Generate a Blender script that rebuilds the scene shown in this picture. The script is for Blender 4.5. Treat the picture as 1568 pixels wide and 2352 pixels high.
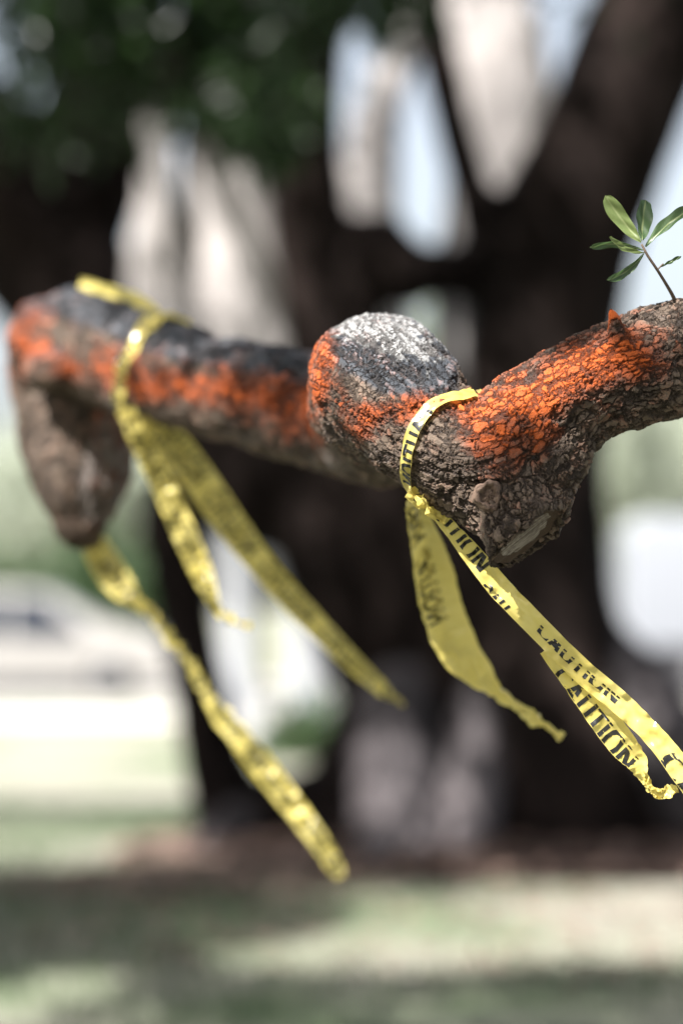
import bpy, bmesh, math, random
import numpy as np
from mathutils import Vector, Matrix
from mathutils.bvhtree import BVHTree

for o in list(bpy.data.objects):
    bpy.data.objects.remove(o)
scene = bpy.context.scene
COL = scene.collection
random.seed(7)
RNG = np.random.default_rng(7)

# ------------------------------------------------------------------ camera
CAM_H = 1.30
FPX = 1568 * 85.0 / 24.0                     # focal length in units of the 1568 px wide layout grid
PITCH = math.atan((1392 - 1176) / FPX)
cam_d = bpy.data.cameras.new('camera')
cam_d.sensor_fit = 'HORIZONTAL'
cam_d.sensor_width = 24.0
cam_d.lens = 85.0
cam_d.clip_start = 0.05
cam_d.clip_end = 2000
cam_d.dof.use_dof = True
cam_d.dof.focus_distance = 2.935
cam_d.dof.aperture_fstop = 1.4
cam_d.dof.aperture_blades = 0
cam = bpy.data.objects.new('camera', cam_d)
cam.location = (0, 0, CAM_H)
cam.rotation_euler = (math.pi / 2 + PITCH, 0, 0)
COL.objects.link(cam)
scene.camera = cam

# ------------------------------------------------------------------ world, sun, exposure
SUN_EL, SUN_AZ = math.radians(52), math.radians(-132)      # azimuth from +Y towards +X
SUN = Vector((math.sin(SUN_AZ) * math.cos(SUN_EL), math.cos(SUN_AZ) * math.cos(SUN_EL), math.sin(SUN_EL)))
world = bpy.data.worlds.new('World')
scene.world = world
world.use_nodes = True
wn = world.node_tree
sky = wn.nodes.new('ShaderNodeTexSky')
sky.sky_type = 'NISHITA'
sky.sun_disc = False
sky.sun_elevation = SUN_EL
sky.sun_rotation = SUN_AZ
sky.dust_density = 4.0
sky.ozone_density = .8
bg = wn.nodes['Background']
hsv = wn.nodes.new('ShaderNodeHueSaturation')          # thin white veil of a hazy day
hsv.inputs['Saturation'].default_value = .5
wn.links.new(sky.outputs[0], hsv.inputs['Color'])
wn.links.new(hsv.outputs[0], bg.inputs[0])
bg.inputs[1].default_value = 0.068
sun_d = bpy.data.lights.new('sun', 'SUN')
sun_d.energy = 4.7
sun_d.angle = math.radians(0.53)
sun_d.color = (1.0, 0.97, 0.93)
sun = bpy.data.objects.new('sun', sun_d)
sun.rotation_euler = SUN.to_track_quat('Z', 'Y').to_euler()
sun.location = SUN * 40
COL.objects.link(sun)
scene.view_settings.view_transform = 'Standard'
scene.view_settings.look = 'None'
scene.view_settings.gamma = 1.0
scene.view_settings.exposure = 2.1
scene.cycles.use_denoising = True
scene.cycles.max_bounces = 8
scene.cycles.diffuse_bounces = 4
scene.cycles.transparent_max_bounces = 8

# ------------------------------------------------------------------ helpers
CF = np.array((0, math.cos(PITCH), math.sin(PITCH)))
CU = np.array((0, -math.sin(PITCH), math.cos(PITCH)))
CR = np.array((1.0, 0, 0))
CP = np.array((0, 0, CAM_H))


def at(px, py, d):
    """a place seen at (px, py) of the layout grid, d metres into the scene"""
    return CP + d * (CF + (px - 784) / FPX * CR + (1176 - py) / FPX * CU)


def to_px(P):
    q = np.asarray(P) - CP
    d = q @ CF
    return 784 + FPX * (q @ CR) / d, 1176 - FPX * (q @ CU) / d, d


def ground_at(px, py, z=0.0):
    r = CF + (px - 784) / FPX * CR + (1176 - py) / FPX * CU
    return CP + r * ((z - CAM_H) / r[2])


def mesh_np(name, V, F, mat=None, parent=None, smooth=True):
    """F: (n,k) array of faces or list of faces"""
    me = bpy.data.meshes.new(name)
    if isinstance(F, np.ndarray):
        n, k = F.shape
        me.vertices.add(len(V))
        me.vertices.foreach_set('co', np.asarray(V, dtype=np.float32).ravel())
        me.loops.add(n * k)
        me.loops.foreach_set('vertex_index', F.astype(np.int32).ravel())
        me.polygons.add(n)
        me.polygons.foreach_set('loop_start', np.arange(0, n * k, k, dtype=np.int32))
        me.update(calc_edges=True)
    else:
        me.from_pydata([tuple(v) for v in V], [], F)
        me.update()
    if smooth:
        me.polygons.foreach_set('use_smooth', np.ones(len(me.polygons), dtype=bool))
    return obj(name, me, mat, parent)


def obj(name, me, mat=None, parent=None):
    o = bpy.data.objects.new(name, me)
    COL.objects.link(o)
    if mat is not None:
        me.materials.append(mat)
    if parent is not None:
        o.parent = parent
        o.matrix_parent_inverse = Matrix.Translation(-Vector(parent.location)) if parent.parent is None and parent.type == 'EMPTY' else Matrix.Identity(4)
    return o


def empty(name, loc, label, cat, group=None):
    o = bpy.data.objects.new(name, None)
    o.location = loc
    o.empty_display_size = 0.1
    COL.objects.link(o)
    tag(o, label, cat, group)
    return o


def tag(o, label=None, cat=None, group=None, kind=None):
    if label: o['label'] = label
    if cat: o['category'] = cat
    if group: o['group'] = group
    if kind: o['kind'] = kind
    return o


def copy_tree(o, parent=None):
    c = o.copy()
    COL.objects.link(c)
    c.parent = parent
    for ch in list(o.children):
        copy_tree(ch, c)
    return c


def bm_obj(name, bm, mat=None, parent=None, smooth=False):
    me = bpy.data.meshes.new(name)
    bm.to_mesh(me)
    bm.free()
    if smooth:
        me.polygons.foreach_set('use_smooth', np.ones(len(me.polygons), dtype=bool))
    return obj(name, me, mat, parent)


def bm_box(bm, x0, x1, y0, y1, z0, z1, bev=0.0):
    t = bmesh.new()
    bmesh.ops.create_cube(t, size=1.0)
    for v in t.verts:
        v.co = Vector((x0 + (v.co.x + .5) * (x1 - x0), y0 + (v.co.y + .5) * (y1 - y0), z0 + (v.co.z + .5) * (z1 - z0)))
    if bev:
        bmesh.ops.bevel(t, geom=t.edges[:], offset=bev, segments=2, affect='EDGES', profile=.7)
    me = bpy.data.meshes.new('t')
    t.to_mesh(me); t.free()
    bm.from_mesh(me)
    bpy.data.meshes.remove(me)
    return bm


def catmull(C, n):
    """smooth curve through the rows of C, n samples; returns samples and the parameter (row index)"""
    C = np.asarray(C, float)
    m = len(C)
    E = np.vstack([2 * C[0] - C[1], C, 2 * C[-1] - C[-2]])
    t = np.linspace(0, m - 1, n)
    i = np.minimum(t.astype(int), m - 2)
    f = (t - i)[:, None]
    p0, p1, p2, p3 = E[i], E[i + 1], E[i + 2], E[i + 3]
    return .5 * ((2 * p1) + (-p0 + p2) * f + (2 * p0 - 5 * p1 + 4 * p2 - p3) * f ** 2 + (-p0 + 3 * p1 - 3 * p2 + p3) * f ** 3)


def hash3(I, k):
    I = I.astype(np.int64)
    h = (I[..., 0] * 73856093) ^ (I[..., 1] * 19349663) ^ (I[..., 2] * 83492791) ^ (k * 2654435761)
    h = (h ^ (h >> 13)) * 1274126177
    h = h ^ (h >> 16)
    return (h & 0xFFFFFF).astype(np.float64) / 0xFFFFFF


def vnoise(P):
    I = np.floor(P)
    f = P - I
    f = f * f * (3 - 2 * f)
    out = 0
    for a in (0, 1):
        for b in (0, 1):
            for c in (0, 1):
                w = (f[:, 0] if a else 1 - f[:, 0]) * (f[:, 1] if b else 1 - f[:, 1]) * (f[:, 2] if c else 1 - f[:, 2])
                out = out + w * hash3(I + np.array((a, b, c)), 11)
    return out * 2 - 1


def fbm(P, o=4):
    s, a, r = 1.0, 0.5, 0
    for _ in range(o):
        r = r + a * vnoise(P * s + 17.3 * s)
        s *= 2.03; a *= .5
    return r


def voronoi(P):
    I = np.floor(P)
    f1 = np.full(len(P), 9.0); f2 = np.full(len(P), 9.0); cid = np.zeros(len(P))
    for a in (-1, 0, 1):
        for b in (-1, 0, 1):
            for c in (-1, 0, 1):
                J = I + np.array((a, b, c))
                Q = J + np.stack([hash3(J, 1), hash3(J, 2), hash3(J, 3)], 1) * .9 + .05
                d = np.sqrt(((Q - P) ** 2).sum(1))
                h = hash3(J, 4)
                nearer = d < f1
                f2 = np.where(nearer, f1, np.minimum(f2, d))
                cid = np.where(nearer, h, cid)
                f1 = np.where(nearer, d, f1)
    return f1, f2, cid


def sstep(a, b, x):
    t = np.clip((x - a) / (b - a), 0, 1)
    return t * t * (3 - 2 * t)


def frames(P):
    T = np.gradient(P, axis=0)
    T /= np.linalg.norm(T, axis=1)[:, None]
    N = np.zeros_like(T)
    n = np.cross(T[0], (0.3, 1, 0.2)); n /= np.linalg.norm(n)
    for i in range(len(P)):
        n = n - T[i] * (n @ T[i]); n /= np.linalg.norm(n)
        N[i] = n
    return T, N, np.cross(T, N)


def bm_tube(bm, P, R, seg=20):
    """closed tapered tube with rounded ends"""
    P = np.asarray(P, float); R = np.asarray(R, float)
    T, N, B = frames(P)
    caps0 = [(-.9, .35), (-.65, .72), (-.3, .93)]
    rings = []
    for off, k in caps0: rings.append((P[0] + T[0] * off * R[0], R[0] * k, N[0], B[0]))
    for i in range(len(P)): rings.append((P[i], R[i], N[i], B[i]))
    for off, k in reversed(caps0): rings.append((P[-1] - T[-1] * off * R[-1], R[-1] * k, N[-1], B[-1]))
    vs = []
    for c, r, n, b in rings:
        vs.append([bm.verts.new(c + r * (math.cos(2 * math.pi * j / seg) * n + math.sin(2 * math.pi * j / seg) * b)) for j in range(seg)])
    for a, b in zip(vs[:-1], vs[1:]):
        for j in range(seg):
            bm.faces.new((a[j], a[(j + 1) % seg], b[(j + 1) % seg], b[j]))
    bm.faces.new(vs[0][::-1]); bm.faces.new(vs[-1])


def px_tube(bm, rows, n=None, seg=20):
    """rows of (px, py, depth, radius in px)"""
    A = np.array([np.append(at(x, y, d), r * d / FPX) for x, y, d, r in rows])
    S = catmull(A, n or len(rows) * 8)
    bm_tube(bm, S[:, :3], np.maximum(S[:, 3], 1e-3), seg)
    return S


def remeshed(bm, voxel, smooth_it, sub):
    """union of the tubes as one skin; returns vertices, quads, normals"""
    bmesh.ops.recalc_face_normals(bm, faces=bm.faces[:])
    me = bpy.data.meshes.new('tmp'); bm.to_mesh(me); bm.free()
    o = bpy.data.objects.new('tmp', me); COL.objects.link(o)
    m = o.modifiers.new('r', 'REMESH'); m.mode = 'VOXEL'; m.voxel_size = voxel; m.adaptivity = 0
    m = o.modifiers.new('s', 'SMOOTH'); m.factor = .5; m.iterations = smooth_it
    if sub:
        m = o.modifiers.new('d', 'SUBSURF'); m.levels = sub; m.render_levels = sub
    dg = bpy.context.evaluated_depsgraph_get()
    ev = o.evaluated_get(dg).to_mesh()
    V = np.zeros(len(ev.vertices) * 3, np.float32); ev.vertices.foreach_get('co', V)
    Nn = np.zeros(len(ev.vertices) * 3, np.float32); ev.vertex_normals.foreach_get('vector', Nn)
    F = np.zeros(len(ev.loops), np.int32); ev.loops.foreach_get('vertex_index', F)
    assert len(F) == 4 * len(ev.polygons)
    bpy.data.objects.remove(o); bpy.data.meshes.remove(me)
    return V.reshape(-1, 3).astype(float), F.reshape(-1, 4), Nn.reshape(-1, 3).astype(float)


def attr(me, name, A):
    A = np.asarray(A, np.float32)
    if A.ndim == 1:
        a = me.attributes.new(name, 'FLOAT', 'POINT'); a.data.foreach_set('value', A)
    else:
        a = me.attributes.new(name, 'FLOAT_VECTOR', 'POINT'); a.data.foreach_set('vector', A.ravel())


# ------------------------------------------------------------------ materials
class NT:
    def __init__(s, name):
        s.m = bpy.data.materials.new(name); s.m.use_nodes = True
        s.t = s.m.node_tree; s.b = s.t.nodes['Principled BSDF']; s.out = s.t.nodes['Material Output']

    def n(s, kind, **k):
        x = s.t.nodes.new('ShaderNode' + kind)
        for a, v in k.items():
            if a.startswith('i_'):
                x.inputs[a[2:].replace('_', ' ')].default_value = v
            else:
                setattr(x, a, v)
        return x

    def l(s, a, b): s.t.links.new(a, b)

    def attr(s, name): return s.n('Attribute', attribute_name=name)

    def ramp(s, fac, stops):
        r = s.n('ValToRGB')
        e = r.color_ramp.elements
        while len(e) < len(stops): e.new(.5)
        for k, (p, c) in zip(e, stops):
            k.position = p; k.color = (*c, 1) if len(c) == 3 else c
        s.l(fac, r.inputs[0]); return r.outputs[0]

    def mix(s, f, a, b, mode='MIX'):
        x = s.n('Mix', data_type='RGBA', blend_type=mode)
        for sock, v in ((x.inputs[0], f), (x.inputs[6], a), (x.inputs[7], b)):
            if isinstance(v, bpy.types.NodeSocket): s.l(v, sock)
            else: sock.default_value = v if not isinstance(v, tuple) else (*v, 1)
        return x.outputs[2]

    def noise(s, scale, detail=4, vec=None, rough=.6):
        x = s.n('TexNoise'); x.inputs['Scale'].default_value = scale; x.inputs['Detail'].default_value = detail
        x.inputs['Roughness'].default_value = rough
        if vec is None:
            tc = s.n('TexCoord'); vec = tc.outputs['Object']
        s.l(vec, x.inputs['Vector']); return x.outputs[0]

    def bump(s, h, strength, dist):
        b = s.n('Bump'); b.inputs['Strength'].default_value = strength; b.inputs['Distance'].default_value = dist
        s.l(h, b.inputs['Height']); s.l(b.outputs[0], s.b.inputs['Normal'])

    def base(s, c, rough=.6, spec=.5):
        if isinstance(c, bpy.types.NodeSocket): s.l(c, s.b.inputs['Base Color'])
        else: s.b.inputs['Base Color'].default_value = (*c, 1)
        s.b.inputs['Roughness'].default_value = rough
        s.b.inputs['Specular IOR Level'].default_value = spec
        return s


def translucent(nt, col, fac):
    """thin sheet: part of the light goes through"""
    tr = nt.n('BsdfTranslucent')
    if isinstance(col, bpy.types.NodeSocket): nt.l(col, tr.inputs[0])
    else: tr.inputs[0].default_value = (*col, 1)
    mx = nt.n('MixShader'); mx.inputs[0].default_value = fac
    nt.l(nt.b.outputs[0], mx.inputs[1]); nt.l(tr.outputs[0], mx.inputs[2])
    nt.l(mx.outputs[0], nt.out.inputs[0])


def simple(name, c1, c2, scale, rough=.7, spec=.4, bump=0, dist=.01, detail=5):
    t = NT(name)
    nz = t.noise(scale, detail)
    t.base(t.ramp(nz, [(.3, c1), (.7, c2)]), rough, spec)
    if bump: t.bump(nz, bump, dist)
    return t.m


def limb_bark():
    """plates of bark parted by fissures; the plates are real relief (displacement), the paint sits on the plates only"""
    t = NT('limb_bark')
    A = lambda k: t.attr(k).outputs['Fac']
    paint, slate, pale, fz, glint = A('paint'), A('slate'), A('pale'), A('fine'), A('top_glint')
    co = t.attr('bark_co').outputs['Vector']
    wn_ = t.n('TexNoise'); wn_.inputs['Scale'].default_value = 62; wn_.inputs['Detail'].default_value = 4; wn_.inputs['Roughness'].default_value = .6
    t.l(co, wn_.inputs['Vector'])
    sub_ = t.n('VectorMath', operation='SUBTRACT'); t.l(wn_.outputs['Color'], sub_.inputs[0]); sub_.inputs[1].default_value = (.5, .5, .5)

    def plates(warp, sx, sy):
        m = t.n('VectorMath', operation='MULTIPLY_ADD'); t.l(sub_.outputs[0], m.inputs[0]); m.inputs[1].default_value = (warp,) * 3; t.l(co, m.inputs[2])
        q = t.n('VectorMath', operation='MULTIPLY'); t.l(m.outputs[0], q.inputs[0]); q.inputs[1].default_value = (1 / sx, 1 / sy, 1 / sy)
        e = t.n('TexVoronoi', feature='DISTANCE_TO_EDGE'); e.inputs['Scale'].default_value = 1; t.l(q.outputs[0], e.inputs['Vector'])
        c = t.n('TexVoronoi', feature='F1'); c.inputs['Scale'].default_value = 1; t.l(q.outputs[0], c.inputs['Vector'])
        sp = t.n('SeparateColor'); t.l(c.outputs['Color'], sp.inputs[0])
        return e.outputs['Distance'], sp.outputs[0]

    e0, c0 = plates(.020, .052, .0112)
    e1, c1 = plates(.018, .0150, .0110)
    e2, c2 = plates(.012, .0084, .0062)
    fmix = lambda f, x, y: (lambda n_: (t.l(f, n_.inputs[0]), t.l(x, n_.inputs[2]), t.l(y, n_.inputs[3]), n_.outputs[0])[-1])(t.n('Mix', data_type='FLOAT'))
    cell = fmix(fz, c1, c2)
    fine = t.noise(430, 6, co, .72)
    mid = t.noise(95, 5, co, .65)
    wide = t.noise(38, 3, co)

    def math2(op, x, y):
        n_ = t.n('Math', operation=op)
        for i_, v_ in enumerate((x, y)):
            if isinstance(v_, bpy.types.NodeSocket): t.l(v_, n_.inputs[i_])
            else: n_.inputs[i_].default_value = v_
        return n_.outputs[0]

    # long fissures follow the limb, short ones cross them; their width wanders
    edge = math2('MINIMUM', e0, fmix(fz, math2('MULTIPLY', e1, 1.5), e2))
    ragged = math2('ADD', edge, math2('MULTIPLY', math2('SUBTRACT', fine, .5), .22))
    ragged = math2('ADD', ragged, math2('MULTIPLY', math2('SUBTRACT', wide, .50), .26))
    plate = t.ramp(ragged, [(.0, (0, 0, 0)), (.11, (1, 1, 1))])
    tone = math2('ADD', math2('MULTIPLY', cell, .45), math2('MULTIPLY', mid, .62))
    brown = t.ramp(tone, [(.15, (.045, .031, .022)), (.50, (.105, .075, .054)), (.75, (.175, .130, .097)), (1, (.27, .215, .170))])
    brown = t.mix(.55, brown, t.ramp(fine, [(.3, (.35, .33, .32)), (.7, (1.5, 1.45, 1.4))]), 'MULTIPLY')
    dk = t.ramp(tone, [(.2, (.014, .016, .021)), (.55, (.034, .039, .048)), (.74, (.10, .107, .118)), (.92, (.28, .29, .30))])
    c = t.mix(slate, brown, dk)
    c = t.mix(pale, c, t.ramp(mid, [(.3, (.17, .138, .12)), (.7, (.32, .27, .245))]))
    c = t.mix(glint, c, t.ramp(fine, [(.3, (.10, .10, .10)), (.7, (.36, .355, .35))]))  # sun highlight painted pale on the knuckle's top
    # paint: a spray that thins out, catching some plates more than others
    pm = math2('ADD', paint, math2('MULTIPLY', math2('SUBTRACT', cell, .5), .55))
    pm = math2('ADD', pm, math2('MULTIPLY', math2('SUBTRACT', fine, .5), .9))
    pm = math2('ADD', pm, math2('MULTIPLY', math2('SUBTRACT', mid, .5), .7))
    pmr = t.ramp(pm, [(.14, (0, 0, 0)), (.66, (.74, .74, .74)), (1.0, (1, 1, 1))])
    om = t.ramp(math2('ADD', math2('MULTIPLY', tone, .6), math2('MULTIPLY', paint, .42)), [(.22, (.10, .018, .002)), (.50, (.22, .037, .003)), (.82, (.45, .084, .006))])
    c = t.mix(pmr, c, om)
    c = t.mix(plate, t.mix(.25, (.018, .011, .008), c), c)
    t.base(c, .6, .4)
    h = math2('ADD', math2('MULTIPLY', plate, 1.0), math2('MULTIPLY', fine, .65))
    h = math2('ADD', h, math2('MULTIPLY', mid, .55))
    h = math2('ADD', h, math2('MULTIPLY', cell, .16))
    h = math2('MULTIPLY', h, math2('SUBTRACT', 1.0, math2('MULTIPLY', A('sawn'), .9)))
    ds = t.n('Displacement'); ds.inputs['Midlevel'].default_value = 1.45; ds.inputs['Scale'].default_value = .0040
    t.l(h, ds.inputs['Height']); t.l(ds.outputs[0], t.out.inputs['Displacement'])
    t.m.displacement_method = 'BOTH'
    return t.m


M = {}
M['limb'] = limb_bark()


def wood_cut():
    t = NT('cut_wood')
    tc = t.n('TexCoord')
    w = t.n('TexWave', wave_type='RINGS', rings_direction='Z'); w.inputs['Scale'].default_value = 45; w.inputs['Distortion'].default_value = 5
    w.inputs['Detail'].default_value = 3
    t.l(tc.outputs['Object'], w.inputs['Vector'])
    mp = t.n('Mapping'); mp.inputs['Scale'].default_value = (12, 200, 60)
    t.l(tc.outputs['Object'], mp.inputs[0])
    fb = t.noise(2.2, 6, mp.outputs[0], .75)
    c = t.ramp(fb, [(.38, (.06, .045, .036)), (.50, (.20, .165, .14)), (.64, (.48, .435, .39))])
    c = t.mix(.12, c, t.ramp(w.outputs[1], [(.2, (.13, .09, .07)), (.8, (.5, .44, .4))]))
    rim = t.noise(60, 4)
    rr_ = t.n('Math', operation='MULTIPLY_ADD'); t.l(rim, rr_.inputs[0]); rr_.inputs[1].default_value = .5; t.l(t.attr('rad').outputs['Fac'], rr_.inputs[2])
    c = t.mix(t.ramp(rr_.outputs[0], [(.98, (0, 0, 0)), (1.2, (1, 1, 1))]), c, (.075, .048, .032))
    t.base(c, .75, .3)
    t.bump(fb, 1.0, .004)
    return t.m


M['cut'] = wood_cut()


def tape_mat():
    t = NT('tape_plastic')
    nz = t.noise(16, 3)
    c = t.ramp(nz, [(.3, (.68, .55, .12)), (.7, (.74, .63, .22))])
    t.base(c, .20, .55)
    fn = t.noise(60, 4)
    t.bump(fn, .25, .003)
    translucent(t, (.80, .67, .20), .50)
    return t.m


M['tape'] = tape_mat()
M['ink_through'] = NT('ink_behind_film').base((.045, .040, .010), .3, .5).m
M['ink'] = NT('black_ink').base((.012, .012, .012), .38, .4).m


def leaf_mat(name, a, b, scale, tr=.35, rough=.42, trc=None, rib=False):
    t = NT(name)
    nz = t.noise(scale, 3)
    c = t.ramp(nz, [(.3, a), (.7, b)])
    if rib:
        c = t.mix(t.ramp(t.attr('across').outputs['Fac'], [(.0, (1, 1, 1)), (.16, (0, 0, 0))]), c, (.22, .25, .11))
    t.base(c, rough, .45 if rib else .22)
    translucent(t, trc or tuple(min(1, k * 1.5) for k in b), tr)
    return t.m


M['sprig_leaf'] = leaf_mat('sprig_leaf', (.036, .066, .026), (.055, .095, .034), 60, .28, .34, rib=True)
M['sprig_leaf_young'] = leaf_mat('sprig_leaf_young', (.095, .13, .042), (.14, .18, .060), 60, .35, .34, rib=True)
M['twig'] = simple('twig_bark', (.07, .05, .04), (.14, .10, .07), 300, .7, .3)
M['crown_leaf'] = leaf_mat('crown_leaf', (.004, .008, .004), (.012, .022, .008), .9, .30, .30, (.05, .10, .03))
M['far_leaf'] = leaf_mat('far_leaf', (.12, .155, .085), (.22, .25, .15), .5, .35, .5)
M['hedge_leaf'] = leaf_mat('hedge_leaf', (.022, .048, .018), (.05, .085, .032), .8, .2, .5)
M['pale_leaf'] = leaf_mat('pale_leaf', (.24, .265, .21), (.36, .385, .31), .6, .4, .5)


def tree_bark(name, a, b, sc):
    t = NT(name)
    tc = t.n('TexCoord')
    mp = t.n('Mapping'); mp.inputs['Scale'].default_value = (1, 1, .18)
    t.l(tc.outputs['Object'], mp.inputs[0])
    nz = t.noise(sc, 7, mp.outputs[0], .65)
    big = t.noise(1.1, 3, tc.outputs['Object'])  # broad mottle standing in for soft light and dark on the trunk
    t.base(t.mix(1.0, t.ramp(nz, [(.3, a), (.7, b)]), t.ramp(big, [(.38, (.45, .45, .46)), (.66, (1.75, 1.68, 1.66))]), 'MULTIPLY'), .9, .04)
    t.bump(nz, .9, .05)
    return t.m


M['shaded_bark'] = tree_bark('shaded_bark', (.0034, .0026, .0024), (.0190, .0142, .0128), 7)  # big tree's bark with the crown's shade put into its colour
M['sunlit_bark'] = tree_bark('sunlit_bark', (.135, .130, .126), (.25, .240, .234), 7)  # the same tree's bark with sunlight put into its colour
M['sunlit_root_bark'] = tree_bark('sunlit_root_bark', (.022, .020, .021), (.095, .087, .090), 6)  # the same bark again, sun patches on the roots painted in
M['far_bark'] = tree_bark('far_bark', (.05, .04, .03), (.11, .09, .075), 9)


def lawn_mat():
    t = NT('lawn')
    a = t.noise(.55, 5); b = t.noise(7, 6)
    c1 = t.ramp(b, [(.3, (.044, .070, .036)), (.7, (.105, .135, .072))])
    c2 = t.ramp(b, [(.3, (.14, .136, .108)), (.7, (.23, .22, .185))])
    m = t.ramp(a, [(.37, (0, 0, 0)), (.55, (1, 1, 1))])
    t.base(t.mix(m, c1, c2), .95, .1)
    t.bump(b, .6, .05)
    return t.m


M['lawn'] = lawn_mat()
M['soil'] = simple('leaf_mould', (.020, .014, .012), (.080, .056, .047), 5, .95, .1, .7, .03)
M['grass'] = simple('grass_blade', (.030, .058, .024), (.080, .108, .050), 1.6, .6, .3)
M['litter'] = simple('dry_leaf', (.05, .030, .024), (.22, .15, .12), 4, .7, .3)
M['red_litter'] = simple('red_leaf', (.22, .035, .015), (.42, .10, .04), 9, .6, .3)
M['asphalt'] = simple('asphalt', (.045, .045, .047), (.075, .074, .073), 30, .9, .2, .3, .01)
M['concrete'] = simple('concrete', (.33, .32, .30), (.46, .44, .41), 5, .9, .2, .2, .01)
M['white'] = simple('shaded_white_paint', (.20, .207, .22), (.25, .257, .27), 3, .6, .4)  # pavilion's white paint greyed: shade over it is put into the colour
M['car_white'] = NT('pale_car_paint').base((.26, .25, .235), .3, .5).m
M['van_white'] = NT('white_van_paint').base((.19, .20, .22), .4, .5).m
M['glass'] = NT('dark_glass').base((.020, .024, .034), .12, .35).m
M['rubber'] = simple('rubber', (.018, .018, .018), (.03, .03, .03), 20, .8, .3)
M['hub'] = NT('hub_cap').base((.10, .10, .105), .45, .4).m
M['metal'] = NT('bright_metal').base((.6, .6, .62), .3, .5).m
M['metal'].node_tree.nodes['Principled BSDF'].inputs['Metallic'].default_value = .9
M['dark_plastic'] = NT('dark_plastic').base((.025, .025, .028), .5, .4).m
M['red_lens'] = NT('red_lens').base((.10, .012, .010), .2, .5).m
M['roof_tin'] = simple('roof_sheet', (.20, .21, .22), (.28, .29, .30), 4, .5, .4)
M['brick'] = simple('pale_wall', (.50, .46, .40), (.60, .56, .50), 3, .9, .2)

# ------------------------------------------------------------------ ground
gv = [(-400, -60), (400, -60), (400, 900), (-400, 900)]
lawn = mesh_np('lawn', [(x, y, 0) for x, y in gv], [(0, 1, 2, 3)], M['lawn'], smooth=False)
tag(lawn, kind='structure')


def strip(name, y0, y1, z, mat, x0=-120, x1=120):
    bm = bmesh.new(); bm_box(bm, x0, x1, y0, y1, -0.2, z)
    return tag(bm_obj(name, bm, mat), kind='structure')


strip('footpath', 27.2, 28.8, .012, M['concrete'])
strip('road', 31.0, 38.5, .004, M['asphalt'])
strip('kerb', 30.75, 31.0, .13, M['concrete'])
strip('kerb', 38.5, 38.75, .13, M['concrete'])

# bed of leaf mould round the trunk, a low uneven mound, stretched in front to paint the tree's shade
TREE_Y = 13.0
n = 48
rings = [(0, .09), (.35, .085), (.7, .05), (.9, .022), (1.0, .004)]
V, Fc = [], []
for k, (rr, z) in enumerate(rings):
    for j in range(n):
        a = 2 * math.pi * j / n
        w = 1 + .10 * math.sin(3 * a + 1) + .06 * math.sin(7 * a)
        fr_ = max(0, -math.sin(a)) ** 1.5  # front stretch: dark soil laid where the tree's shadow falls
        V.append((1.75 - .5 * fr_ * rr + (3.0 + 1.3 * fr_) * rr * w * math.cos(a), TREE_Y + .2 + (1.75 if math.sin(a) < 0 and math.cos(a) > -.45 else 2.2) * rr * w * math.sin(a), z))
for k in range(len(rings) - 1):
    for j in range(n):
        Fc.append((k * n + j, k * n + (j + 1) % n, (k + 1) * n + (j + 1) % n, (k + 1) * n + j))
tag(mesh_np('ground_bed', V, Fc, M['soil']), kind='structure')

# ------------------------------------------------------------------ the marked limb
limb_root = empty('tree_limb', (1.45, 3.1, 0), 'low crooked tree limb of cracked bark blotched with orange paint', 'tree limb')
bm = bmesh.new()
main_rows = [(1830, 815, 3.0, 137), (1730, 808, 3.0, 136), (1640, 808, 3.0, 134),
             (1540, 828, 3.0, 133), (1420, 862, 2.99, 126), (1300, 915, 2.985, 122), (1190, 995, 2.98, 124), (1090, 1040, 2.98, 127),
             (990, 992, 3.0, 134), (905, 912, 3.04, 158), (872, 892, 3.13, 165), (880, 915, 3.30, 158), (890, 955, 3.48, 150), (845, 965, 3.63, 145),
             (740, 945, 3.71, 134), (580, 908, 3.80, 119), (430, 872, 3.93, 116), (295, 822, 4.08, 126), (180, 790, 4.20, 128),
             (140, 850, 4.27, 118), (170, 950, 4.25, 138), (182, 1040, 4.23, 134), (184, 1130, 4.21, 104), (182, 1200, 4.20, 62)]
MAIN = px_tube(bm, main_rows, 380, 24)
px_tube(bm, [(1150, 1040, 2.985, 112), (1172, 1120, 2.965, 112), (1190, 1185, 2.945, 106), (1208, 1245, 2.925, 98)], 24)        # stub
px_tube(bm, [(985, 1040, 2.99, 92), (1075, 1105, 2.975, 92), (1150, 1180, 2.955, 76)], 20)                        # its flare along the limb
px_tube(bm, [(1370, 905, 2.985, 88), (1300, 985, 2.975, 92), (1245, 1085, 2.96, 82), (1225, 1150, 2.95, 78)], 20)
px_tube(bm, [(985, 985, 3.0, 112), (935, 925, 3.03, 130), (892, 880, 3.08, 138)], 20)                      # the knuckle's shoulder
px_tube(bm, [(1422, 790, 2.945, 36), (1411, 742, 2.935, 21), (1403, 716, 2.93, 16)], 12, 12)                     # spur
px_tube(bm, [(1545, 760, 2.985, 70), (1548, 715, 2.985, 34), (1552, 694, 2.985, 16)], 12, 16)                        # collar of the twig
px_tube(bm, [(800, 930, 3.06, 76), (772, 865, 3.045, 58), (768, 805, 3.06, 40)], 12)                            # lip of the knuckle
px_tube(bm, [(815, 985, 3.10, 60), (775, 990, 3.08, 36)], 12)                                                  # small burl below it
px_tube(bm, [(85, 830, 4.2, 70), (72, 780, 4.18, 60), (90, 740, 4.2, 60)], 12)                                 # elbow's outer swelling
px_tube(bm, [(110, 850, 4.12, 50), (150, 835, 4.08, 42)], 12)
V, Fq, Nn = remeshed(bm, .0018, 45, 0)

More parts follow.
